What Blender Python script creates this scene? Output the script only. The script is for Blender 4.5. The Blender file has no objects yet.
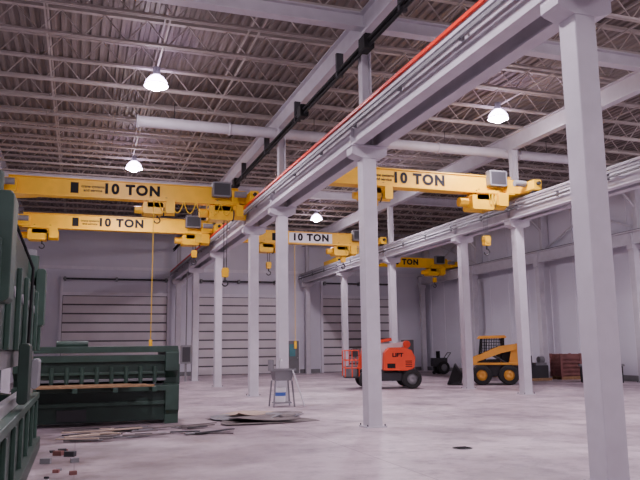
import bpy, math, random
from mathutils import Vector, Matrix
random.seed(4)
scene = bpy.context.scene

# ------------------------------------------------------------------ materials
MATS = {}
def mat(name, col, rough=0.6, metal=0.0, var=0.12, scale=3.0, emit=None, estr=0.0, bump=0.0):
    if name in MATS: return MATS[name]
    m = bpy.data.materials.new(name); m.use_nodes = True
    nt = m.node_tree; b = nt.nodes["Principled BSDF"]
    b.inputs["Roughness"].default_value = rough
    b.inputs["Metallic"].default_value = metal
    tc = nt.nodes.new("ShaderNodeTexCoord")
    nz = nt.nodes.new("ShaderNodeTexNoise"); nz.inputs["Scale"].default_value = scale
    nz.inputs["Detail"].default_value = 6
    rp = nt.nodes.new("ShaderNodeValToRGB")
    rp.color_ramp.elements[0].position = 0.3; rp.color_ramp.elements[1].position = 0.7
    d = 1 - var; u = 1 + var * 0.6
    rp.color_ramp.elements[0].color = (col[0]*d, col[1]*d, col[2]*d, 1)
    rp.color_ramp.elements[1].color = (min(1, col[0]*u), min(1, col[1]*u), min(1, col[2]*u), 1)
    nt.links.new(tc.outputs["Object"], nz.inputs["Vector"])
    nt.links.new(nz.outputs["Fac"], rp.inputs["Fac"])
    nt.links.new(rp.outputs["Color"], b.inputs["Base Color"])
    if bump:
        bp = nt.nodes.new("ShaderNodeBump"); bp.inputs["Strength"].default_value = bump
        nt.links.new(nz.outputs["Fac"], bp.inputs["Height"])
        nt.links.new(bp.outputs["Normal"], b.inputs["Normal"])
    if emit:
        b.inputs["Emission Color"].default_value = (*emit, 1)
        b.inputs["Emission Strength"].default_value = estr
    MATS[name] = m
    return m

STEEL = mat("painted_steel", (0.54, 0.52, 0.56), 0.5, var=0.08)
STEELD = mat("joist_primer", (0.42, 0.375, 0.34), 0.6, var=0.1)
DECK = mat("metal_deck", (0.20, 0.17, 0.155), 0.55, var=0.2, scale=0.6)
WALL = mat("wall_panel", (0.66, 0.65, 0.72), 0.55, var=0.06, scale=0.5)
TRIM = mat("trim_paint", (0.74, 0.72, 0.78), 0.55, var=0.05)
DOOR = mat("door_steel", (0.66, 0.62, 0.64), 0.5, var=0.08, scale=1.0)
SEAM = mat("door_seam", (0.10, 0.09, 0.10), 0.7)
YEL = mat("crane_yellow", (0.90, 0.51, 0.005), 0.4, var=0.08)
YELC = mat("cable_yellow", (0.8, 0.50, 0.01), 0.5)
BLACK = mat("black_paint", (0.004, 0.004, 0.005), 0.8)
DARK = mat("dark_steel", (0.035, 0.035, 0.04), 0.55)
GREY = mat("machine_grey", (0.20, 0.20, 0.21), 0.5)
RED = mat("conductor_red", (0.80, 0.035, 0.01), 0.4)
LRED = mat("lift_orange_red", (0.85, 0.07, 0.015), 0.4, var=0.06)
GREEN = mat("machine_green", (0.016, 0.040, 0.028), 0.45, var=0.25)
GREEN2 = mat("machine_green_light", (0.036, 0.076, 0.055), 0.45, var=0.25)
WOOD = mat("lumber", (0.36, 0.22, 0.11), 0.8, var=0.3, scale=8)
CHROME = mat("bright_steel", (0.6, 0.6, 0.6), 0.3, 0.8)
RUB = mat("rubber", (0.02, 0.02, 0.02), 0.85)
WHITE = mat("white_plastic", (0.8, 0.8, 0.82), 0.5, var=0.04)
BLUE = mat("blue_plastic", (0.05, 0.12, 0.45), 0.5)
CARD = mat("cardboard", (0.42, 0.32, 0.25), 0.9)
PLATE = mat("mill_scale_plate", (0.16, 0.135, 0.13), 0.6, 0.0, var=0.4)
SKY = mat("skid_steer_yellow", (0.78, 0.36, 0.04), 0.45, var=0.1)
GLASS = mat("teal_glass", (0.10, 0.32, 0.34), 0.15)
CRATE = mat("crate_brown", (0.24, 0.10, 0.09), 0.8, var=0.3)
LAMP = mat("lamp_glow", (1, 1, 1), 0.3, emit=(0.97, 0.86, 1.0), estr=400)
ACRYL = mat("lamp_refractor", (0.8, 0.75, 0.85), 0.2, emit=(0.80, 0.62, 1.0), estr=22)

# ------------------------------------------------------------------ builder
class B:
    def __init__(s, name):
        s.name = name; s.v = []; s.f = []; s.mi = []; s.m = []; s.sm = []
        s.M = Matrix.Identity(4)
    def _m(s, m):
        if m not in s.m: s.m.append(m)
        return s.m.index(m)
    def add(s, vs, fs, m, smooth=False):
        o = len(s.v); i = s._m(m)
        for v in vs: s.v.append(s.M @ Vector(v))
        for f in fs: s.f.append([o + k for k in f]); s.mi.append(i); s.sm.append(smooth)
    def box(s, x0, x1, y0, y1, z0, z1, m):
        vs = [(x, y, z) for z in (z0, z1) for y in (y0, y1) for x in (x0, x1)]
        s.add(vs, [(0,2,3,1),(4,5,7,6),(0,1,5,4),(2,6,7,3),(0,4,6,2),(1,3,7,5)], m)
    def bbox(s, x0, x1, y0, y1, z0, z1, m, c=0.03):
        p = [(x0+c,z0),(x1-c,z0),(x1,z0+c),(x1,z1-c),(x1-c,z1),(x0+c,z1),(x0,z1-c),(x0,z0+c)]
        s.prism(p, 'y', y0, y1, m)
    def prism(s, p, ax, a, b, m):
        n = len(p)
        def mk(u, w, t):
            return {'y': (u, t, w), 'x': (t, u, w), 'z': (u, w, t)}[ax]
        vs = [mk(u, w, a) for u, w in p] + [mk(u, w, b) for u, w in p]
        fs = [tuple(range(n))[::-1], tuple(range(n, 2*n))]
        fs += [(i, (i+1) % n, n+(i+1) % n, n+i) for i in range(n)]
        s.add(vs, fs, m)
    def frame(s, p, q):
        d = Vector(q) - Vector(p); L = d.length; d.normalize()
        up = Vector((0, 0, 1)) if abs(d.z) < 0.95 else Vector((0, 1, 0))
        a = d.cross(up).normalized(); b = a.cross(d).normalized()
        return a, b
    def bar(s, p, q, w, h, m):
        a, b = s.frame(p, q); p = Vector(p); q = Vector(q)
        vs = [c + a*i*w/2 + b*j*h/2 for c in (p, q) for i, j in ((-1,-1),(1,-1),(1,1),(-1,1))]
        s.add(vs, [(3,2,1,0),(4,5,6,7),(0,1,5,4),(1,2,6,5),(2,3,7,6),(3,0,4,7)], m)
    def cyl(s, p, q, r, m, n=12, r2=None):
        if r2 is None: r2 = r
        a, b = s.frame(p, q); p = Vector(p); q = Vector(q); vs = []
        for c, rr in ((p, r), (q, r2)):
            for i in range(n):
                t = 2*math.pi*i/n; vs.append(c + a*math.cos(t)*rr + b*math.sin(t)*rr)
        s.add(vs, [(i, (i+1) % n, n+(i+1) % n, n+i) for i in range(n)], m, True)
        s.add(vs[:n], [tuple(range(n))[::-1]], m); s.add(vs[n:], [tuple(range(n))], m)
    def lathe(s, c, ax, prof, m, n=20):
        c = Vector(c); d = Vector(ax).normalized(); a, b = s.frame(c, c + d); vs = []
        for r, h in prof:
            for i in range(n):
                t = 2*math.pi*i/n; vs.append(c + d*h + a*math.cos(t)*r + b*math.sin(t)*r)
        fs = []
        for k in range(len(prof)-1):
            for i in range(n):
                j = (i+1) % n; fs.append((k*n+i, k*n+j, (k+1)*n+j, (k+1)*n+i))
        s.add(vs, fs, m, True)
    def tube(s, pts, r, m, n=6):
        for i in range(len(pts)-1): s.cyl(pts[i], pts[i+1], r, m, n)
    def ibeam_y(s, x, z0, z1, y0, y1, w, m, t=0.03):
        s.box(x-w/2, x+w/2, y0, y1, z0, z0+t, m); s.box(x-w/2, x+w/2, y0, y1, z1-t, z1, m)
        s.box(x-t/2, x+t/2, y0, y1, z0+t, z1-t, m)
    def ibeam_x(s, y, z0, z1, x0, x1, w, m, t=0.03):
        s.box(x0, x1, y-w/2, y+w/2, z0, z0+t, m); s.box(x0, x1, y-w/2, y+w/2, z1-t, z1, m)
        s.box(x0, x1, y-t/2, y+t/2, z0+t, z1-t, m)
    def wheel(s, c, ax, R, w, hub, tire=RUB):
        s.lathe(c, ax, [(R*0.55, -w/2), (R*0.9, -w/2), (R, -w*0.3), (R, w*0.3), (R*0.9, w/2), (R*0.55, w/2)], tire, 24)
        s.lathe(c, ax, [(0.001, -w*0.3), (R*0.25, -w*0.42), (R*0.57, -w*0.3), (R*0.57, w*0.3), (R*0.25, w*0.42), (0.001, w*0.3)], hub, 20)
    def done(s, loc=(0,0,0), rotz=0.0, bevel=0.0, parent=None):
        me = bpy.data.meshes.new(s.name)
        me.from_pydata([tuple(v) for v in s.v], [], s.f)
        for m in s.m: me.materials.append(m)
        me.polygons.foreach_set("material_index", s.mi)
        me.polygons.foreach_set("use_smooth", s.sm)
        me.update()
        o = bpy.data.objects.new(s.name, me); scene.collection.objects.link(o)
        o.location = loc; o.rotation_euler = (0, 0, rotz)
        if bevel:
            md = o.modifiers.new("bevel", 'BEVEL'); md.width = bevel; md.segments = 2
            md.limit_method = 'ANGLE'
        if parent: o.parent = parent
        return o

# ------------------------------------------------------------------ layout
XL, XA, XB, XC = -2.7, 5.75, 14.2, 22.65
YS = [-7.0, 0.0, 6.76, 13.6, 20.4, 24.1, 30.8, 37.3, 44.2]
WX0, WX1, WY0, WY1, ZR = -3.3, 23.3, -12.0, 45.0, 9.7
ZB, ZT = 5.9, 6.5   # runway beam

# ------------------------------------------------------------------ floor
def floor_mat():
    m = bpy.data.materials.new("concrete_floor"); m.use_nodes = True
    nt = m.node_tree; N = nt.nodes; L = nt.links; b = N["Principled BSDF"]
    tc = N.new("ShaderNodeTexCoord")
    def noise(s, det=8, rough=0.6):
        n = N.new("ShaderNodeTexNoise"); n.inputs["Scale"].default_value = s
        n.inputs["Detail"].default_value = det; n.inputs["Roughness"].default_value = rough
        L.new(tc.outputs["Object"], n.inputs["Vector"]); return n
    def ramp(src, stops):
        r = N.new("ShaderNodeValToRGB"); e = r.color_ramp.elements
        e[0].position, e[0].color = stops[0][0], (*stops[0][1], 1)
        e[1].position, e[1].color = stops[-1][0], (*stops[-1][1], 1)
        for p, c in stops[1:-1]:
            x = e.new(p); x.color = (*c, 1)
        L.new(src, r.inputs["Fac"]); return r
    big = ramp(noise(0.45, 10, 0.65).outputs["Fac"], [(0.36, (0.29, 0.235, 0.26)), (0.48, (0.44, 0.36, 0.39)), (0.62, (0.63, 0.53, 0.56))])
    fine = ramp(noise(2.2, 10, 0.75).outputs["Fac"], [(0.36, (0.58, 0.56, 0.58)), (0.52, (1, 1, 1)), (0.72, (1.0, 1.0, 1.0))])
    mx = N.new("ShaderNodeMixRGB"); mx.blend_type = 'MULTIPLY'; mx.inputs[0].default_value = 1
    L.new(big.outputs[0], mx.inputs[1]); L.new(fine.outputs[0], mx.inputs[2])
    br = N.new("ShaderNodeTexBrick"); br.offset = 0; br.inputs["Scale"].default_value = 1
    br.inputs["Brick Width"].default_value = 4.2; br.inputs["Row Height"].default_value = 3.4
    br.inputs["Mortar Size"].default_value = 0.012
    br.inputs["Color1"].default_value = (1,1,1,1); br.inputs["Color2"].default_value = (1,1,1,1)
    br.inputs["Mortar"].default_value = (0.6, 0.57, 0.57, 1)
    L.new(tc.outputs["Object"], br.inputs["Vector"])
    m2 = N.new("ShaderNodeMixRGB"); m2.blend_type = 'MULTIPLY'; m2.inputs[0].default_value = 1
    L.new(mx.outputs[0], m2.inputs[1]); L.new(br.outputs["Color"], m2.inputs[2])
    sx = N.new("ShaderNodeSeparateXYZ"); L.new(tc.outputs["Object"], sx.inputs[0])
    mr = N.new("ShaderNodeMapRange"); mr.inputs["From Min"].default_value = 4.5; mr.inputs["From Max"].default_value = 0.0
    L.new(sx.outputs["X"], mr.inputs["Value"])
    dn = ramp(noise(1.1, 8, 0.7).outputs["Fac"], [(0.36, (0, 0, 0)), (0.58, (1, 1, 1))])
    mm = N.new("ShaderNodeMath"); mm.operation = 'MULTIPLY'
    L.new(mr.outputs[0], mm.inputs[0]); L.new(dn.outputs[0], mm.inputs[1])
    m3 = N.new("ShaderNodeMixRGB"); m3.inputs[2].default_value = (0.15, 0.115, 0.115, 1)
    L.new(mm.outputs[0], m3.inputs[0]); L.new(m2.outputs[0], m3.inputs[1])
    L.new(m3.outputs[0], b.inputs["Base Color"])
    rr = ramp(noise(1.3).outputs["Fac"], [(0.3, (0.33,)*3), (0.7, (0.60,)*3)])
    L.new(rr.outputs[0], b.inputs["Roughness"])
    return m
b = B("floor"); b.box(WX0-0.3, WX1+0.3, WY0-0.3, WY1+0.3, -0.2, 0, floor_mat()); b.done()

# ------------------------------------------------------------------ walls
b = B("wall_far")
b.box(WX0, WX1, WY1, WY1+0.3, 0, ZR+0.1, WALL)
b.done()
b = B("wall_right"); b.box(WX1, WX1+0.3, WY0, WY1+0.3, 0, ZR+0.1, WALL)
y = WY0 + 1.0
while y < WY1:
    b.box(WX1-0.02, WX1, y-0.02, y+0.02, 0, ZR, TRIM); y += 1.9
b.done()
b = B("wall_left"); b.box(WX0-0.3, WX0, WY0, WY1+0.3, 0, ZR+0.1, WALL); b.done()
b = B("wall_back"); b.box(WX0, WX1, WY0-0.3, WY0, 0, ZR+0.1, WALL); b.done()
b = B("baseboard_right"); b.box(WX1-0.06, WX1, WY0, WY1, 0, 0.25, GREY); b.done()
b = B("baseboard_far")
for a, c in ((WX0, -1.2), (5.3, 7.0), (12.4, 12.8), (13.9, 15.3), (20.95, 21.2), (22.3, WX1)):
    b.box(a, c, WY1-0.06, WY1, 0, 0.25, GREY)
b.done()
b = B("trim_1"); b.box(WX0, WX1, WY1-0.08, WY1, 6.55, 6.75, TRIM); b.done()

# ribbed deck ceiling
b = B("ceiling")
vs = []; x = WX0-0.3
prof = []
while x < WX1+0.3:
    prof += [(x, 0), (x+0.09, 0), (x+0.12, 0.06), (x+0.21, 0.06)]; x += 0.24
vs = [(u, WY0-0.3, ZR+w) for u, w in prof] + [(u, WY1+0.3, ZR+w) for u, w in prof]
n = len(prof); b.add(vs, [(i, i+1, n+i+1, n+i) for i in range(n-1)], DECK)
b.box(WX0-0.3, WX1+0.3, WY0-0.3, WY1+0.3, ZR+0.08, ZR+0.25, DECK)
b.done()

# open-web joists
b = B("roof_joists")
y = WY0 + 0.8; k = 0
while y < WY1 - 0.3:
    z0, z1 = 9.0, 9.66
    for dy in (-0.035, 0.035):
        b.box(WX0, WX1, y+dy-0.02, y+dy+0.02, z0, z0+0.06, STEELD)
    b.box(WX0, WX1, y-0.06, y+0.06, z1-0.05, z1+0.03, STEELD)
    if y > 3:
        x = WX0 + 0.1; up = False
        while x < WX1 - 0.5:
            b.bar((x, y, z1-0.03 if up else z0+0.03), (x+0.5, y, z0+0.03 if up else z1-0.03), 0.025, 0.025, STEELD)
            x += 0.5; up = not up
    y += 1.55
for x in (-1.0, 1.7, 3.8, 8.2, 10.1, 12.2, 16.6, 18.4, 20.6):
    for z in (9.06, 9.58):
        b.box(x-0.02, x+0.02, WY0, WY1, z, z+0.04, STEELD)
b.done()

for X in (XA, XB):
    b = B("roof_girder"); b.ibeam_y(X, 8.42, 8.98, WY0, WY1, 0.25, STEEL); b.done()
for Y in (13.6, 30.8):
    b = B("roof_cross_beam"); b.ibeam_x(Y, 8.62, 8.97, WX0, WX1, 0.25, STEEL); b.done()

b = B("electrical_conduit_run")
for dx, dz in ((-0.19, 0.0), (-0.27, 0.06), (-0.17, 0.10), (-0.24, -0.05)):
    b.cyl((XA+dx, WY0, 7.92+dz), (XA+dx, WY1, 7.92+dz), 0.035, BLACK, 8)
for Y in [1.0+3.4*i for i in range(13)]:
    b.box(XA-0.3, XA-0.13, Y-0.04, Y+0.04, 7.86, 8.44, DARK)
for Y in (12.9, 17.4, 26):
    b.bbox(XA-0.36, XA-0.13, Y-0.16, Y+0.16, 7.78, 8.12, BLACK)
b.done()

b = B("ventilation_duct")
b.cyl((1.4, 20.9, 8.42), (17.2, 20.9, 8.42), 0.17, STEEL, 20)
for x in (1.4, 4.2, 8.2, 11.5, 14.8, 17.15):
    b.lathe((x, 20.9, 8.42), (1, 0, 0), [(0.17, -0.03), (0.2, -0.03), (0.2, 0.03), (0.17, 0.03)], STEEL)
for x in (2.5, 7, 11.8, 16):
    b.cyl((x, 20.9, 8.55), (x, 20.9, 9.05), 0.012, DARK, 6)
b.done()

# ------------------------------------------------------------------ columns
def column(X, Y, ztop=ZB, wall=False, ext=False):
    b = B("steel_column"); w = 0.155
    c = 0.012
    p = [(-w+c,-w),(w-c,-w),(w,-w+c),(w,w-c),(w-c,w),(-w+c,w),(-w,w-c),(-w,-w+c)]
    b.prism(p, 'z', 0.03, ztop-0.16, STEEL)
    b.box(-0.22, 0.22, -0.22, 0.22, 0, 0.03, STEEL)
    for i in (-1, 1):
        for j in (-1, 1): b.cyl((i*0.19, j*0.19, 0.03), (i*0.19, j*0.19, 0.07), 0.015, DARK, 6)
    h = 0.40 if not wall else 0.22
    b.prism([(-w-0.02, ztop-0.28), (w+0.02, ztop-0.28), (h-0.04, ztop-0.22), (h, ztop-0.19), (h, ztop-0.03), (-h, ztop-0.03), (-h, ztop-0.19), (-h+0.04, ztop-0.22)], 'y', -0.17, 0.17, STEEL)
    b.box(-h-0.03, h+0.03, -0.2, 0.2, ztop-0.03, ztop, STEEL)
    if ext:
        for dx in (-0.1, 0.1): b.box(dx-0.012, dx+0.012, -0.1, 0.1, ztop, 8.45, STEEL)
        b.box(-0.1, 0.1, -0.01, 0.01, ztop, 8.45, STEEL)
    return b.done((X, Y, 0))
for Y in YS:
    column(XA, Y, ext=Y in (0.0, 13.6, 20.4, 30.8, 44.2))
    column(XB, Y, ext=Y in (0.0, 13.6, 20.4, 30.8, 44.2))
    column(XC, Y, wall=True)
    column(XL, Y, wall=True)

def runway(X, offs, cond=None):
    b = B("crane_runway_beam")
    for dx in offs:
        b.ibeam_y(dx, ZB, ZT-0.02, WY0+0.3, WY1-0.3, 0.24, STEEL, 0.035)
        b.box(dx-0.14, dx+0.14, WY0+0.3, WY1-0.3, ZT-0.02, ZT, STEEL)
        b.box(dx-0.035, dx+0.035, WY0+0.3, WY1-0.3, ZT, ZT+0.05, DARK)
        for Y in YS:
            for sx in (-1, 1):
                b.box(dx+sx*0.06-0.045, dx+sx*0.06+0.045, Y-0.01, Y+0.01, ZB+0.03, ZT-0.05, STEEL)
    if cond:
        for z, m in cond:
            b.box(-0.50, -0.45, WY0+0.3, WY1-0.4, z, z+0.06, m)
        Y = WY0+1
        while Y < WY1-1:
            b.box(-0.455, -0.385, Y-0.025, Y+0.025, cond[-1][0]-0.03, 6.42, GREY); Y += 2.2
    b.done((X, 0, 0))
runway(XA, (-0.27, 0.27), ((6.45, RED), (6.32, STEEL), (6.22, GREY)))
runway(XB, (-0.27, 0.27), ((6.3, GREY), (6.16, DARK)))
runway(XC, (0,)); runway(XL, (0,))

b = B("wall_bracing")
for (y0, y1) in ((24.1, 30.8), (37.3, 44.2)):
    b.bar((XC+0.35, y0, 6.6), (XC+0.35, y1, 9.2), 0.07, 0.07, STEEL)
    b.bar((XC+0.42, y1, 6.6), (XC+0.42, y0, 9.2), 0.07, 0.07, STEEL)
for Y in YS[2:]:
    b.box(XC+0.2, XC+0.6, Y-0.12, Y+0.12, 6.0, 9.0, STEEL)
    b.bar((XC+0.2, Y, 7.6), (XC-1.3, Y, 9.03), 0.07, 0.07, STEEL)
b.done()

# ------------------------------------------------------------------ sectional doors
def bigdoor(i, x0, x1, H=4.95):
    b = B("door_%d" % i); y1 = WY1
    b.box(x0, x1, y1-0.06, y1-0.001, 0, H, SEAM)
    n = 9; h = H/n
    for k in range(n):
        z = k*h
        b.box(x0+0.03, x1-0.03, y1-0.10, y1-0.05, z+0.045, z+h-0.045, DOOR)
        for q in (0.33, 0.66):
            b.box(x0+0.03, x1-0.03, y1-0.125, y1-0.10, z+h*q-0.035, z+h*q+0.035, DOOR)
    for xx in (x0-0.14, x1):
        b.box(xx, xx+0.14, y1-0.22, y1-0.001, 0, H+1.2, TRIM)
    b.box(x0-0.14, x1+0.14, y1-0.18, y1-0.001, H, H+0.2, TRIM)
    b.cyl((x0, y1-0.3, H+1.0), (x1, y1-0.3, H+1.0), 0.06, DARK, 10)
    for xx in (x0+0.1, x1-0.1, (x0+x1)/2): b.box(xx-0.06, xx+0.06, y1-0.38, y1-0.001, H+0.88, H+1.12, GREY)
    b.done()
bigdoor(1, -1.05, 5.15); bigdoor(2, 7.15, 12.25); bigdoor(3, 15.5, 20.8)
def mandoor(i, x, w=0.95):
    b = B("door_%d" % i); y1 = WY1
    b.box(x-w/2-0.07, x+w/2+0.07, y1-0.08, y1-0.001, 0, 2.2, TRIM)
    b.box(x-w/2, x+w/2, y1-0.1, y1-0.06, 0.01, 2.12, GREY)
    b.box(x-0.2, x+0.2, y1-0.115, y1-0.1, 1.1, 1.9, GLASS)
    b.cyl((x+w/2-0.1, y1-0.1, 1.0), (x+w/2-0.1, y1-0.17, 1.0), 0.03, CHROME, 8)
    b.done()
mandoor(4, 13.35, 0.9); mandoor(5, 21.75)

# ------------------------------------------------------------------ cranes
def text(s, loc, size, m, parent, sx=1.0, off=0.0, sp=1.0):
    c = bpy.data.curves.new("lettering", 'FONT'); c.body = s; c.size = size
    c.align_x = 'CENTER'; c.align_y = 'CENTER'; c.extrude = 0.004; c.offset = off; c.space_character = sp
    c.materials.append(m)
    o = bpy.data.objects.new("lettering", c); scene.collection.objects.link(o)
    o.parent = parent; o.location = loc; o.rotation_euler = (math.pi/2, 0, 0); o.scale = (sx, 1, 1)

def crane(x0, x1, Y, hoists, pends, tx, panel=False):
    b = B("overhead_bridge_crane"); z0, z1 = 6.62, 7.22
    xa, xb = x0+0.35, x1-0.35
    b.box(xa, xb, -0.15, 0.15, z0+0.03, z1-0.03, YEL)
    b.box(xa, xb, -0.22, 0.22, z0, z0+0.03, YEL); b.box(xa, xb, -0.2, 0.2, z1-0.03, z1, YEL)
    for x in (x0, x1):
        b.bbox(x-0.15, x+0.15, -1.15, 1.15, 6.62, 6.95, YEL)
        for yy in (-0.9, 0.9):
            b.lathe((x, yy, 6.69), (1, 0, 0), [(0.001, -0.07), (0.14, -0.07), (0.14, -0.045), (0.125, -0.045), (0.125, 0.045), (0.14, 0.045), (0.14, 0.07), (0.001, 0.07)], DARK, 18)
        for yy in (-1.2, 1.2): b.cyl((x, yy-0.06, 6.82), (x, yy+0.06, 6.82), 0.06, RUB, 10)
        sx = 1 if x == x0 else -1
        b.bbox(x+sx*0.15, x+sx*0.62, -0.35, 0.35, z0+0.02, z1-0.12, YEL)
        b.cyl((x+sx*0.2, -0.75, 6.88), (x+sx*0.6, -0.75, 6.88), 0.11, GREY, 12)
        b.prism([(x+sx*0.15, 6.85), (x+sx*1.2, z0+0.12), (x+sx*0.15, z0+0.02)], 'y', 0.15, 0.9, YEL)
    b.bbox(x1-1.3, x1-0.65, -0.42, -0.16, 6.85, 7.37, GREY)
    b.box(x1-1.25, x1-0.7, -0.43, -0.42, 6.9, 7.32, DARK)
    b.box(xa, xb, -0.38, -0.34, z0-0.04, z0+0.0, YEL)
    for x in [xa+0.3+i*(xb-xa-0.6)/6 for i in range(7)]:
        b.box(x-0.02, x+0.02, -0.36, -0.15, z0-0.02, z0+0.02, YEL)
    hx = hoists[0][0]; n = 6; L = (x1-0.6-hx)/n
    for i in range(n):
        pts = []
        for k in range(9):
            t = k/8; dip = 0.42*(1-(2*t-1)**2)
            pts.append((hx+L*(i+t), -0.36, z0-0.0-dip))
        b.tube(pts, 0.018, YELC, 5)
    for hx, sc, hz in hoists:
        w = 0.55*sc
        for yy in (-0.3, 0.3):
            b.box(hx-w*0.7, hx+w*0.7, yy-0.02, yy+0.02, z0-0.25, z0+0.08, YEL)
            for xx in (-0.3, 0.3): b.cyl((hx+xx*sc, yy*0.95, z0+0.06), (hx+xx*sc, yy*0.5, z0+0.06), 0.05, DARK, 12)
        b.bbox(hx-w, hx+w*0.35, -0.32, 0.32, z0-0.52*sc, z0-0.08, YEL, 0.05)
        b.cyl((hx-w*0.2, -0.1, z0-0.32), (hx+w*1.15, -0.1, z0-0.32), 0.19*sc, YEL, 16)
        b.lathe((hx+w*0.4, -0.1, z0-0.32), (1, 0, 0), [(0.19, -0.02), (0.23*sc, -0.02), (0.23*sc, 0.02), (0.19, 0.02)], DARK)
        b.cyl((hx-w*1.5, 0.05, z0-0.3), (hx-w, 0.05, z0-0.3), 0.14*sc, YEL, 14)
        b.bbox(hx+w*0.5, hx+w*1.1, -0.45, -0.3, z0-0.45, z0-0.05, YEL)
        for dx, dy in ((-0.06, -0.1), (0.06, -0.1), (-0.06, -0.02), (0.06, -0.02)):
            b.cyl((hx+dx, dy, z0-0.35), (hx+dx*0.7, dy, hz+0.45), 0.008, DARK, 5)
        b.bbox(hx-0.11, hx+0.11, -0.14, 0.02, hz+0.18, hz+0.5, YEL, 0.03)
        b.cyl((hx, -0.16, hz+0.38), (hx, 0.04, hz+0.38), 0.12, YEL, 14)
        b.cyl((hx, -0.06, hz+0.05), (hx, -0.06, hz+0.2), 0.03, DARK, 8)
        b.tube([(hx+0.1*math.cos(t), -0.06, hz-0.03+0.1*math.sin(t)) for t in [math.pi*(0.5-k*1.45/9) for k in range(10)]], 0.025, DARK, 6)
    for px, pz in pends:
        b.cyl((px, -0.4, z0), (px, -0.4, pz+0.3), 0.013, YELC, 6)
        b.bbox(px-0.05, px+0.05, -0.46, -0.34, pz, pz+0.35, YEL, 0.015)
    if panel:
        b.box(tx-1.1, tx+1.1, -0.154, -0.15, z0+0.06, z1-0.06, WHITE)
    o = b.done((0, Y, 0))
    text("10 TON", (tx, -0.16, (z0+z1)/2+0.01), 0.46, BLACK, o, 1.02, 0.024, 1.2)
    p = B("maker_plate"); px = tx-1.95
    p.box(px, px+0.25, -0.158, -0.151, z0+0.12, z1-0.12, BLACK); p.done(parent=o)
    if not panel:
        text("crane systems\nand service", (px+0.70, -0.153, (z0+z1)/2), 0.13, BLACK, o, 1.0, 0.003)
    return o
cx = (XL + XA-0.27)/2 + 0.1
crane(XL, XA-0.27, 24.0, [(2.35, 0.9, 6.0), (4.7, 1.1, 3.9)], [(2.2, 1.6)], cx)
crane(XL, XA-0.27, 30.5, [(4.6, 1.0, 5.4), (-1.6, 1.0, 5.9)], [], cx)
crane(XA+0.27, XB-0.27, 19.9, [(12.6, 1.1, 4.7), (8.6, 0.8, 5.8)], [], 10.15)
crane(XA+0.27, XB-0.27, 32.2, [(12.2, 1.0, 5.6), (8.4, 0.9, 5.2)], [(9.6, 1.6)], 10.5, True)
crane(XB+0.27, XC, 40.0, [(21.4, 1.0, 5.5)], [], 19.3)

# ------------------------------------------------------------------ high bay lamps
def lamp(X, Y, Z=8.66, power=520):
    b = B("high_bay_lamp")
    b.cyl((0, 0, 0.42), (0, 0, 9.05-Z), 0.012, DARK, 6)
    b.cyl((0, 0, 0.18), (0, 0, 0.40), 0.10, GREY, 16)
    b.lathe((0, 0, 0), (0, 0, 1), [(0.31, -0.12), (0.28, 0.0), (0.20, 0.11), (0.11, 0.18), (0.001, 0.18)], ACRYL, 24)
    b.lathe((0, 0, 0), (0, 0, 1), [(0.31, -0.12), (0.325, -0.11), (0.31, -0.09)], CHROME, 24)
    b.lathe((0, 0, 0), (0, 0, 1), [(0.001, -0.24), (0.12, -0.21), (0.19, -0.12), (0.17, 0.02), (0.08, 0.1), (0.001, 0.12)], LAMP, 16)
    o = b.done((X, Y, Z))
    l = bpy.data.lights.new("lamp_bulb", 'SPOT'); l.energy = power*1.5; l.color = (1.0, 0.84, 0.98)
    l.spot_size = math.radians(160); l.spot_blend = 0.5
    l.shadow_soft_size = 0.12
    lo = bpy.data.objects.new("lamp_bulb", l); scene.collection.objects.link(lo)
    lo.parent = o; lo.location = (0, 0, -0.4)
    l = bpy.data.lights.new("lamp_refractor_glow", 'POINT'); l.energy = power*0.15; l.color = (1.0, 0.80, 0.78)
    l.shadow_soft_size = 0.12
    lo = bpy.data.objects.new("lamp_refractor_glow", l); scene.collection.objects.link(lo)
    lo.parent = o; lo.location = (0, 0, -0.5)
for X, Y in ((1.68, 18.2), (1.75, 27.2), (12.0, 17.9), (12.0, 27), (12.0, 35.6),
             (1.75, 8.5), (12.0, 8.5), (1.75, -1), (12.0, -1), (20.6, 17), (20.6, 7)):
    lamp(X, Y)

# ------------------------------------------------------------------ press brake (left)
b = B("press_brake")
fx = -0.66; y0, y1 = 5.6, 13.4
for yy in (y0+0.6, y1-1.0):
    b.prism([(-2.2, 0), (fx-0.05, 0), (fx-0.05, 0.85), (-1.2, 0.95), (-1.2, 1.6), (fx-0.1, 1.75), (fx-0.1, 3.0), (-0.95, 3.2), (-2.2, 3.2)], 'y', yy, yy+0.4, GREEN2)
b.box(-0.95, fx, y0, y1, 0.0, 0.86, GREEN)
b.box(-0.9, fx+0.05, y0+0.2, y1-0.2, 0.82, 0.92, GREEN2)
b.box(-0.82, -0.72, y0+0.2, y1-0.2, 0.92, 1.05, CHROME)
b.box(-0.95, fx, y0+0.1, y1-0.1, 1.62, 2.55, GREEN)
b.box(-0.82, -0.74, y0+0.2, y1-0.2, 1.42, 1.62, CHROME)
for k in range(7):
    yy = y0+0.4+k*1.08
    b.box(fx, fx+0.05, yy, yy+0.09, 1.62, 2.5, GREEN2)
    b.box(fx, fx+0.05, yy+0.3, yy+0.38, 0.05, 0.8, GREEN2)
    b.cyl((fx-0.02, yy+0.6, 2.2), (fx+0.03, yy+0.6, 2.2), 0.06, GREY, 10)
for yy in (y0+0.9, y1-1.1):
    b.cyl((-0.84, yy, 2.5), (-0.84, yy, 3.15), 0.17, GREEN2, 18)
    b.cyl((-0.84, yy, 3.15), (-0.84, yy, 3.25), 0.13, GREY, 18)
    b.bbox(fx-0.02, fx+0.12, yy-0.45, yy-0.05, 2.0, 2.9, GREEN2)
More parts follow.
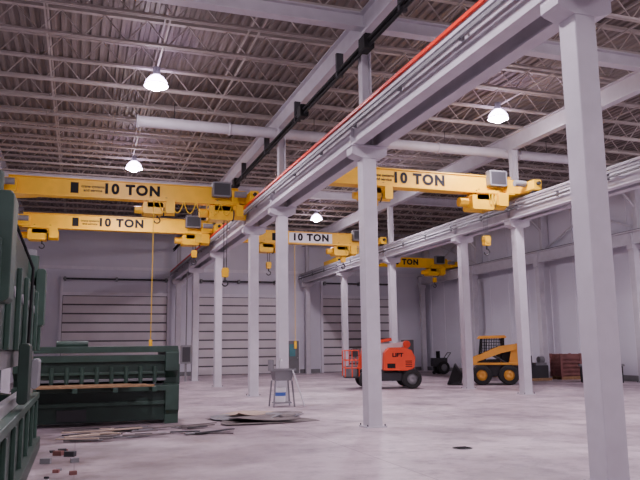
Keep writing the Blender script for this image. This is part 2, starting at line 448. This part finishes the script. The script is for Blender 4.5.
b.bbox(-2.0, -0.8, y0+1.3, y1-1.6, 2.7, 3.1, GREEN)
b.cyl((-1.2, y0+2.2, 3.25), (-1.2, y0+3.6, 3.25), 0.22, GREEN2, 18)
b.bbox(fx, fx+0.12, 8.9, 9.4, 1.0, 1.7, GREEN)
b.bbox(fx, fx+0.10, 11.4, 12.1, 1.05, 1.5, GREY)
b.tube([(fx+0.08, 9.2, 1.7), (fx+0.1, 9.1, 2.6), (fx-0.1, 8.9, 3.1)], 0.02, BLACK)
b.box(fx-0.05, fx+0.1, y0+0.4, y1-0.4, 0.0, 0.2, GREEN)
b.done(bevel=0.012)

# ------------------------------------------------------------------ plate shear
b = B("plate_shear")
xa, xb, ya, yb = -1.3, 2.15, 16.2, 17.9
for x in (xa, xb-0.30):
    b.prism([(ya, 0), (yb, 0), (yb, 1.68), (ya+0.15, 1.68), (ya, 1.55), (ya, 1.15), (ya+0.35, 1.0), (ya+0.35, 0.86), (ya-0.1, 0.84), (ya-0.1, 0.3), (ya, 0.2)], 'x', x, x+0.30, GREEN2)
    for yy, zz in ((ya+0.5, 1.35), (ya+0.5, 0.5), (yb-0.3, 1.35), (yb-0.3, 0.3)):
        b.cyl((x-0.01, yy, zz), (x+0.315, yy, zz), 0.05, DARK, 10)
b.box(xa+0.28, xb-0.28, ya+0.18, ya+0.34, 1.0, 1.42, GREEN)
b.box(xa+0.05, xb-0.02, ya+0.05, yb, 1.56, 1.70, GREEN2)
b.box(xa+0.28, xb-0.28, ya+0.1, ya+0.18, 1.36, 1.5, GREEN2)
b.box(xa+0.28, xb-0.28, ya+0.12, ya+0.18, 1.08, 1.14, GREEN2)
b.box(xa+0.28, xb-0.28, ya+0.9, yb-0.1, 0.3, 1.5, DARK)
b.box(xa+0.28, xb-0.28, ya+0.12, ya+0.36, 0.93, 0.99, GREY)
b.box(xa+0.28, xb-0.28, ya+0.30, ya+0.40, 0.80, 0.87, GREY)
for k in range(9):
    x = xa+0.45+k*0.31
    b.cyl((x, ya+0.14, 0.9), (x, ya+0.14, 1.25), 0.05, GREEN2, 10)
    b.cyl((x, ya+0.14, 0.86), (x, ya+0.14, 0.92), 0.035, GREY, 10)
b.box(xa+0.28, xb-0.28, ya-0.1, ya+0.9, 0.72, 0.84, GREEN2)
b.box(xa+0.28, xb-0.28, ya+0.05, ya+0.15, 0.08, 0.72, GREEN)
for k in range(4): b.box(xa+0.4+k*0.8, xa+0.5+k*0.8, ya-0.75, ya, 0.74, 0.84, GREEN2)
b.box(xa+0.28, xb-0.28, ya-0.02, ya+0.05, 0.42, 0.5, GREEN2)
b.box(xa+0.9, xa+1.5, ya-0.02, ya+0.06, 0.12, 0.36, DARK)
b.cyl((xa+0.8, yb-0.4, 1.76), (xa+1.5, yb-0.4, 1.76), 0.08, GREEN2, 14)
b.bbox(xb, xb+0.10, ya+0.6, ya+1.1, 0.8, 1.3, GREEN2)
b.done(bevel=0.008)
b = B("lumber_stack")
for k in range(4):
    b.box(-1.1+0.05*k, 1.55-0.15*k, 15.5+0.16*k, 15.62+0.16*k, 0.845, 0.885+0.01*(k % 2), WOOD)
b.done()
b = B("scrap_steel_pile")
for k in range(44):
    x = random.uniform(-0.35, 2.3); y = random.uniform(13.6, 15.4); a = random.uniform(-0.5, 0.5); L = random.uniform(0.25, 0.9)
    z = 0.012 + 0.012*(k % 5)
    b.bar((x, y, z), (x+L*math.cos(a), y+L*math.sin(a), z+0.006), random.uniform(0.03, 0.14), 0.02, (PLATE, GREY, DARK, PLATE, CARD)[k % 5])
b.done()
b = B("shop_debris")
for k in range(14):
    x = random.uniform(-0.5, -0.05); y = random.uniform(8.8, 12.6); s = random.uniform(0.03, 0.10)
    b.bar((x, y, s*0.4), (x+s*1.5, y+random.uniform(-s, s), s*0.4), s, s*0.8, random.choice([DARK, CRATE, GREY, DARK]))
b.done()

b = B("scrap_sheet_pile")
def sheet(cxx, cy, w, d, a, z, m, amp):
    n = 7; vs = []; ca, sa = math.cos(a), math.sin(a); ph = random.uniform(0, 6)
    for t in (0, 0.006):
        for i in range(n):
            for j in range(n):
                u, v = (i/(n-1)*2-1), (j/(n-1)*2-1)
                uu = u*w*(1+0.12*math.sin(3*v+ph)); vv = v*d*(1+0.15*math.sin(2*u+ph*2))
                h = amp*(0.5+0.5*math.sin(2.3*u+1.7*v+ph))*(abs(u)**2+abs(v)**2)*0.5
                vs.append((cxx+ca*uu-sa*vv, cy+sa*uu+ca*vv, z+h+t))
    fs = []; N = n*n
    for i in range(n-1):
        for j in range(n-1):
            q = (i*n+j, (i+1)*n+j, (i+1)*n+j+1, i*n+j+1)
            fs.append(tuple(N+k for k in q)); fs.append(q[::-1])
    for i in range(n-1):
        fs += [(i*n, (i+1)*n, N+(i+1)*n, N+i*n), ((i+1)*n+n-1, i*n+n-1, N+i*n+n-1, N+(i+1)*n+n-1),
               (i+1, i, N+i, N+i+1), ((n-1)*n+i, (n-1)*n+i+1, N+(n-1)*n+i+1, N+(n-1)*n+i)]
    b.add(vs, fs, m)
sheet(4.0, 16.0, 1.0, 0.9, 0.1, 0.003, PLATE, 0.04)
sheet(4.35, 16.7, 0.75, 0.7, -0.3, 0.02, PLATE, 0.08)
sheet(3.7, 16.3, 0.65, 0.6, 0.35, 0.03, GREY, 0.10)
sheet(4.0, 15.7, 0.7, 0.5, -0.15, 0.05, PLATE, 0.10)
sheet(3.8, 16.8, 0.5, 0.4, 0.5, 0.06, CARD, 0.10)
sheet(4.6, 16.1, 0.35, 0.4, 0.2, 0.07, GREY, 0.06)
b.done()

# grey stand with tray, bucket and a leaning white board
b = B("utility_sink")
b.prism([(-0.28, 1.0), (-0.22, 0.72), (0.22, 0.72), (0.30, 1.0)], 'y', -0.22, 0.22, GREY)
b.box(-0.33, 0.35, -0.27, 0.27, 0.99, 1.04, GREY)
b.box(-0.28, 0.3, -0.22, 0.22, 1.04, 1.045, DARK)
b.box(-0.33, -0.30, -0.27, 0.27, 1.04, 1.3, GREY)
for x, y in ((-0.24, -0.2), (0.24, -0.2), (-0.24, 0.2), (0.24, 0.2)):
    b.bar((x, y, 0.72), (x*1.25, y*1.25, 0), 0.04, 0.04, GREY)
b.bar((0.24, -0.28, 1.0), (0.56, -0.34, 0.02), 0.22, 0.025, WHITE)
b.box(-0.24, 0.24, -0.2, 0.2, 0.1, 0.13, GREY)
b.cyl((-0.05, -0.02, 0.13), (-0.05, -0.02, 0.30), 0.14, WHITE, 16, 0.15)
b.cyl((-0.05, -0.02, 0.30), (-0.05, -0.02, 0.40), 0.152, BLUE, 16, 0.158)
b.cyl((-0.05, -0.02, 0.40), (-0.05, -0.02, 0.52), 0.158, WHITE, 16, 0.165)
b.tube([(0, 0.2, 1.04), (0, 0.2, 1.3), (0, 0.05, 1.33), (0, 0.02, 1.25)], 0.015, CHROME)
b.done((5.45, 19.4, 0))

# ------------------------------------------------------------------ boom lift
b = B("boom_lift")
for x in (-0.85, 0.85):
    for y in (-0.8, 0.8): b.wheel((x, y, 0.38), (0, 1, 0), 0.38, 0.3, GREY)
b.bbox(-1.05, 1.0, -0.62, 0.62, 0.3, 0.62, DARK, 0.06)
b.cyl((0, 0, 0.62), (0, 0, 0.74), 0.5, DARK, 24)
for s in (-1, 1):
    p = [(-0.25, 0.72), (0.75, 0.70), (0.95, 0.82), (1.0, 1.2), (0.86, 1.48), (0.6, 1.6), (0.0, 1.6), (-0.2, 1.4)]
    b.prism(p, 'y', s*0.28 if s > 0 else -0.9, 0.9 if s > 0 else -0.28, LRED)
b.prism([(0.55, 0.76), (0.95, 0.8), (1.0, 1.25), (0.86, 1.45), (0.55, 1.5)], 'y', -0.28, 0.28, LRED)
for k in range(4): b.box(0.6, 0.86, -0.912, -0.9, 0.84+k*0.07, 0.87+k*0.07, BLACK)
b.box(-0.12, 0.2, -0.912, -0.9, 0.80, 0.98, BLACK)
b.box(-0.28, -0.08, -0.2, 0.2, 0.74, 1.75, WHITE)
b.bar((0.85, 0.0, 1.74), (-0.95, 0, 1.55), 0.22, 0.2, WHITE)
b.bar((0.2, 0.0, 1.93), (-0.7, 0, 1.78), 0.16, 0.12, LRED)
b.cyl((0.8, -0.16, 1.72), (0.8, 0.16, 1.72), 0.15, LRED, 16)
b.bar((-0.2, 0, 1.2), (-1.1, 0, 0.85), 0.16, 0.16, LRED)
b.bar((-0.95, 0, 1.58), (-1.15, 0, 0.75), 0.14, 0.14, LRED)
b.cyl((-0.3, 0.0, 1.0), (-0.95, 0, 1.4), 0.04, CHROME, 8)
bx0, bx1, bw = -1.75, -1.2, 0.65
b.box(bx0, bx1, -bw, bw, 0.42, 0.49, DARK)
for z in (0.82, 1.12, 1.5):
    for (p, q) in (((bx0,-bw),(bx1,-bw)),((bx1,-bw),(bx1,bw)),((bx1,bw),(bx0,bw)),((bx0,bw),(bx0,-bw))):
        b.cyl((*p, z), (*q, z), 0.022, LRED, 8)
for x, y in ((bx0,-bw),(bx1,-bw),(bx1,bw),(bx0,bw),((bx0+bx1)/2,-bw),((bx0+bx1)/2,bw)):
    b.cyl((x, y, 0.47), (x, y, 1.5), 0.022, LRED, 8)
b.bbox(bx1-0.22, bx1, -0.3, 0.3, 1.25, 1.58, DARK)
b.bbox(bx0+0.05, bx1-0.05, -0.4, 0.3, 0.49, 0.9, GREY)
b.cyl((-1.22, 0, 0.42), (-1.22, 0, 0.8), 0.07, DARK, 10)
o = b.done((11.8, 26.3, 0), rotz=math.radians(-16), bevel=0.01)
text("LIFT", (0.3, -0.905, 1.3), 0.2, BLACK, o, 1.2, 0.008)

# ------------------------------------------------------------------ skid steer
b = B("skid_steer_loader")
for x in (-0.55, 0.55):
    for y in (-0.72, 0.72): b.wheel((x, y, 0.41), (0, 1, 0), 0.41, 0.3, SKY)
b.prism([(-0.95, 0.35), (0.95, 0.35), (1.1, 0.5), (1.1, 0.95), (-0.6, 0.85), (-1.0, 0.6)], 'y', -0.55, 0.55, DARK)
b.prism([(0.35, 0.85), (1.3, 0.8), (1.35, 1.0), (1.25, 1.35), (0.6, 1.5), (0.35, 1.5)], 'y', -0.5, 0.5, BLACK)
b.box(1.28, 1.36, -0.45, 0.45, 0.5, 1.1, DARK)
for y in (-0.45, 0.45):
    b.bar((-0.65, y, 0.8), (-0.5, y, 2.0), 0.07, 0.07, BLACK)
    b.bar((0.35, y, 0.8), (0.4, y, 2.0), 0.09, 0.09, BLACK)
    b.bar((-0.6, y, 1.3), (0.36, y, 1.3), 0.04, 0.05, BLACK)
    for k in range(9): b.bar((-0.5+k*0.1, y, 1.3), (-0.46+k*0.1, y, 1.95), 0.025, 0.02, BLACK)
    for k in range(5): b.bar((-0.55, y, 1.4+k*0.12), (0.36, y, 1.4+k*0.12), 0.02, 0.02, BLACK)
b.box(0.3, 0.36, -0.42, 0.42, 0.9, 1.95, DARK)
b.prism([(-0.68, 1.92), (0.5, 1.94), (0.55, 1.98), (0.45, 2.06), (-0.6, 2.04)], 'y', -0.52, 0.52, SKY)
b.bbox(-0.3, 0.25, -0.28, 0.28, 0.85, 1.05, DARK); b.bbox(0.1, 0.28, -0.28, 0.28, 1.0, 1.6, DARK)
b.prism([(-0.7, 0.8), (-0.2, 0.8), (-0.4, 1.15), (-0.68, 1.1)], 'y', -0.45, 0.45, DARK)
for y in (-0.66, 0.66):
    s = 1 if y > 0 else -1
    b.prism([(0.55, 0.8), (1.15, 0.8), (1.22, 1.55), (1.0, 1.72), (0.72, 1.6)], 'y', min(y, y-s*0.12), max(y, y-s*0.12), SKY)
    b.prism([(1.15, 1.72), (1.2, 1.5), (0.3, 1.32), (-0.75, 0.95), (-1.3, 0.35), (-1.45, 0.42), (-0.95, 1.12), (0.2, 1.6)], 'y', min(y, y+s*0.1), max(y, y+s*0.1), SKY)
    b.cyl((0.7, y, 0.75), (-0.1, y, 1.25), 0.045, DARK, 10)
    b.prism([(-0.98, 0.83), (0.98, 0.83), (1.05, 0.92), (-0.9, 0.92)], 'y', y-0.13, y+0.13, SKY)
b.prism([(-1.4, 0.08), (-2.0, 0.04), (-2.0, 0.08), (-1.5, 0.16), (-1.42, 0.4), (-1.7, 0.85), (-1.62, 0.88), (-1.32, 0.5)], 'y', -0.85, 0.85, DARK)
for y in (-0.85, 0.82):
    b.prism([(-1.4, 0.08), (-2.0, 0.04), (-1.68, 0.86), (-1.35, 0.5)], 'y', y, y+0.03, BLACK)
b.bar((-1.35, 0, 0.4), (-1.2, 0, 0.6), 1.2, 0.2, DARK)
o = b.done((16.85, 26.4, 0), rotz=math.radians(-30), bevel=0.008)

# ------------------------------------------------------------------ stuff along right wall
def crate(loc, w, d, h, m, name="wooden_crate"):
    b = B(name)
    for k in range(3): b.box(-w/2, w/2, -d/2+k*(d-0.1)/2, -d/2+k*(d-0.1)/2+0.1, 0, 0.12, WOOD)
    b.box(-w/2, w/2, -d/2, d/2, 0.12, 0.15, WOOD)
    b.box(-w/2+0.04, w/2-0.04, -d/2+0.04, d/2-0.04, 0.15, h, m)
    for sx in (-1, 1):
        for sy in (-1, 1):
            b.box(sx*w/2-0.05, sx*w/2+0.05, sy*d/2-0.05, sy*d/2+0.05, 0.12, h+0.02, m)
    n = max(2, int(h/0.2))
    for k in range(n):
        z = 0.2+k*(h-0.25)/n
        b.box(-w/2, w/2, -d/2-0.02, -d/2+0.05, z, z+0.08, m); b.box(-w/2-0.02, -w/2+0.05, -d/2, d/2, z, z+0.08, m)
    return b.done((*loc, 0), rotz=-0.15)
crate((22.15, 28.5), 1.0, 0.95, 1.2, CRATE)
crate((21.3, 32.8), 1.0, 1.0, 0.7, CRATE)
crate((22.3, 26.6), 0.8, 0.9, 0.4, CARD)
b = B("pallet_of_machine_parts")
b.box(-0.6, 0.6, -0.5, 0.5, 0.0, 0.12, WOOD); b.bbox(-0.5, 0.5, -0.4, 0.4, 0.12, 0.7, DARK)
b.cyl((-0.3, 0, 0.7), (-0.3, 0, 1.15), 0.18, DARK, 14); b.cyl((0.2, -0.1, 0.95), (0.45, -0.1, 0.95), 0.16, GREY, 14)
b.box(-0.1, 0.5, -0.3, 0.3, 0.7, 0.82, GREY); b.done((20.2, 28.3, 0))
b = B("bench_grinder_stand")
b.box(-0.9, 0.9, -0.4, 0.4, 0.7, 0.78, GREY)
for x in (-0.8, 0.8):
    for y in (-0.3, 0.3): b.bar((x, y, 0), (x, y, 0.7), 0.07, 0.07, DARK)
b.box(-0.8, 0.8, -0.3, 0.3, 0.2, 0.25, DARK)
b.cyl((-0.4, 0, 0.92), (0.0, 0, 0.92), 0.11, DARK, 14); b.cyl((-0.5, 0, 0.92), (-0.4, 0, 0.92), 0.14, GREY, 16)
b.bbox(0.3, 0.7, -0.2, 0.2, 0.78, 1.0, CARD); b.bbox(-0.6, 0.3, -0.25, 0.25, 0.25, 0.5, CRATE)
b.done((21.4, 25.2, 0), rotz=-0.6)
b = B("welding_cart")
for y in (-0.3, 0.3): b.wheel((0.1, y, 0.38), (0, 1, 0), 0.38, 0.14, GREY)
b.bbox(-0.5, 0.4, -0.22, 0.22, 0.45, 0.95, DARK); b.tube([(0.3, -0.2, 0.8), (0.65, -0.2, 1.25), (0.65, 0.2, 1.25), (0.3, 0.2, 0.8)], 0.025, DARK)
b.cyl((-0.4, 0, 0.1), (-0.4, 0, 0.45), 0.04, DARK, 8); b.cyl((-0.4, -0.05, 0.1), (-0.4, 0.05, 0.1), 0.1, RUB, 14)
b.cyl((-0.1, 0, 0.95), (-0.1, 0, 1.35), 0.12, BLACK, 14)
b.done((20.5, 38.0, 0))
b = B("electrical_disconnect")
b.bbox(-0.28, 0.28, -0.16, 0.0, 0.9, 1.85, GREY); b.box(-0.2, 0.2, -0.17, -0.16, 1.0, 1.75, DARK)
b.cyl((0, -0.05, 1.85), (0, -0.05, 5.7), 0.03, GREY, 8); b.box(-0.05, 0.05, -0.05, 0, 0, 0.9, GREY)
b.done((5.25, 37.0, 0))
b = B("floor_drain")
b.lathe((0, 0, 0), (0, 0, 1), [(0.001, 0.006), (0.13, 0.006), (0.15, 0.008), (0.16, 0.0)], DARK)
for k in range(5): b.box(-0.12, 0.12, -0.1+k*0.05-0.008, -0.1+k*0.05+0.008, 0.006, 0.012, BLACK)
b.done((5.85, 10.2, 0))

# ------------------------------------------------------------------ world + camera
w = bpy.data.worlds.new("world"); scene.world = w; w.use_nodes = True
w.node_tree.nodes["Background"].inputs[0].default_value = (0.5, 0.45, 0.55, 1)
w.node_tree.nodes["Background"].inputs[1].default_value = 0.02

cam = bpy.data.cameras.new("camera"); co = bpy.data.objects.new("camera", cam)
scene.collection.objects.link(co); scene.camera = co
F = 700.0
cam.sensor_width = 36; cam.lens = 36*F/640; cam.clip_end = 200
M = Matrix.Translation((0, 0, 1.6)) @ Matrix.Rotation(math.radians(-18.9), 4, 'Z') @ Matrix.Rotation(math.radians(90+8.8), 4, 'X') @ Matrix.Rotation(math.radians(-0.7), 4, 'Z')
co.matrix_world = M
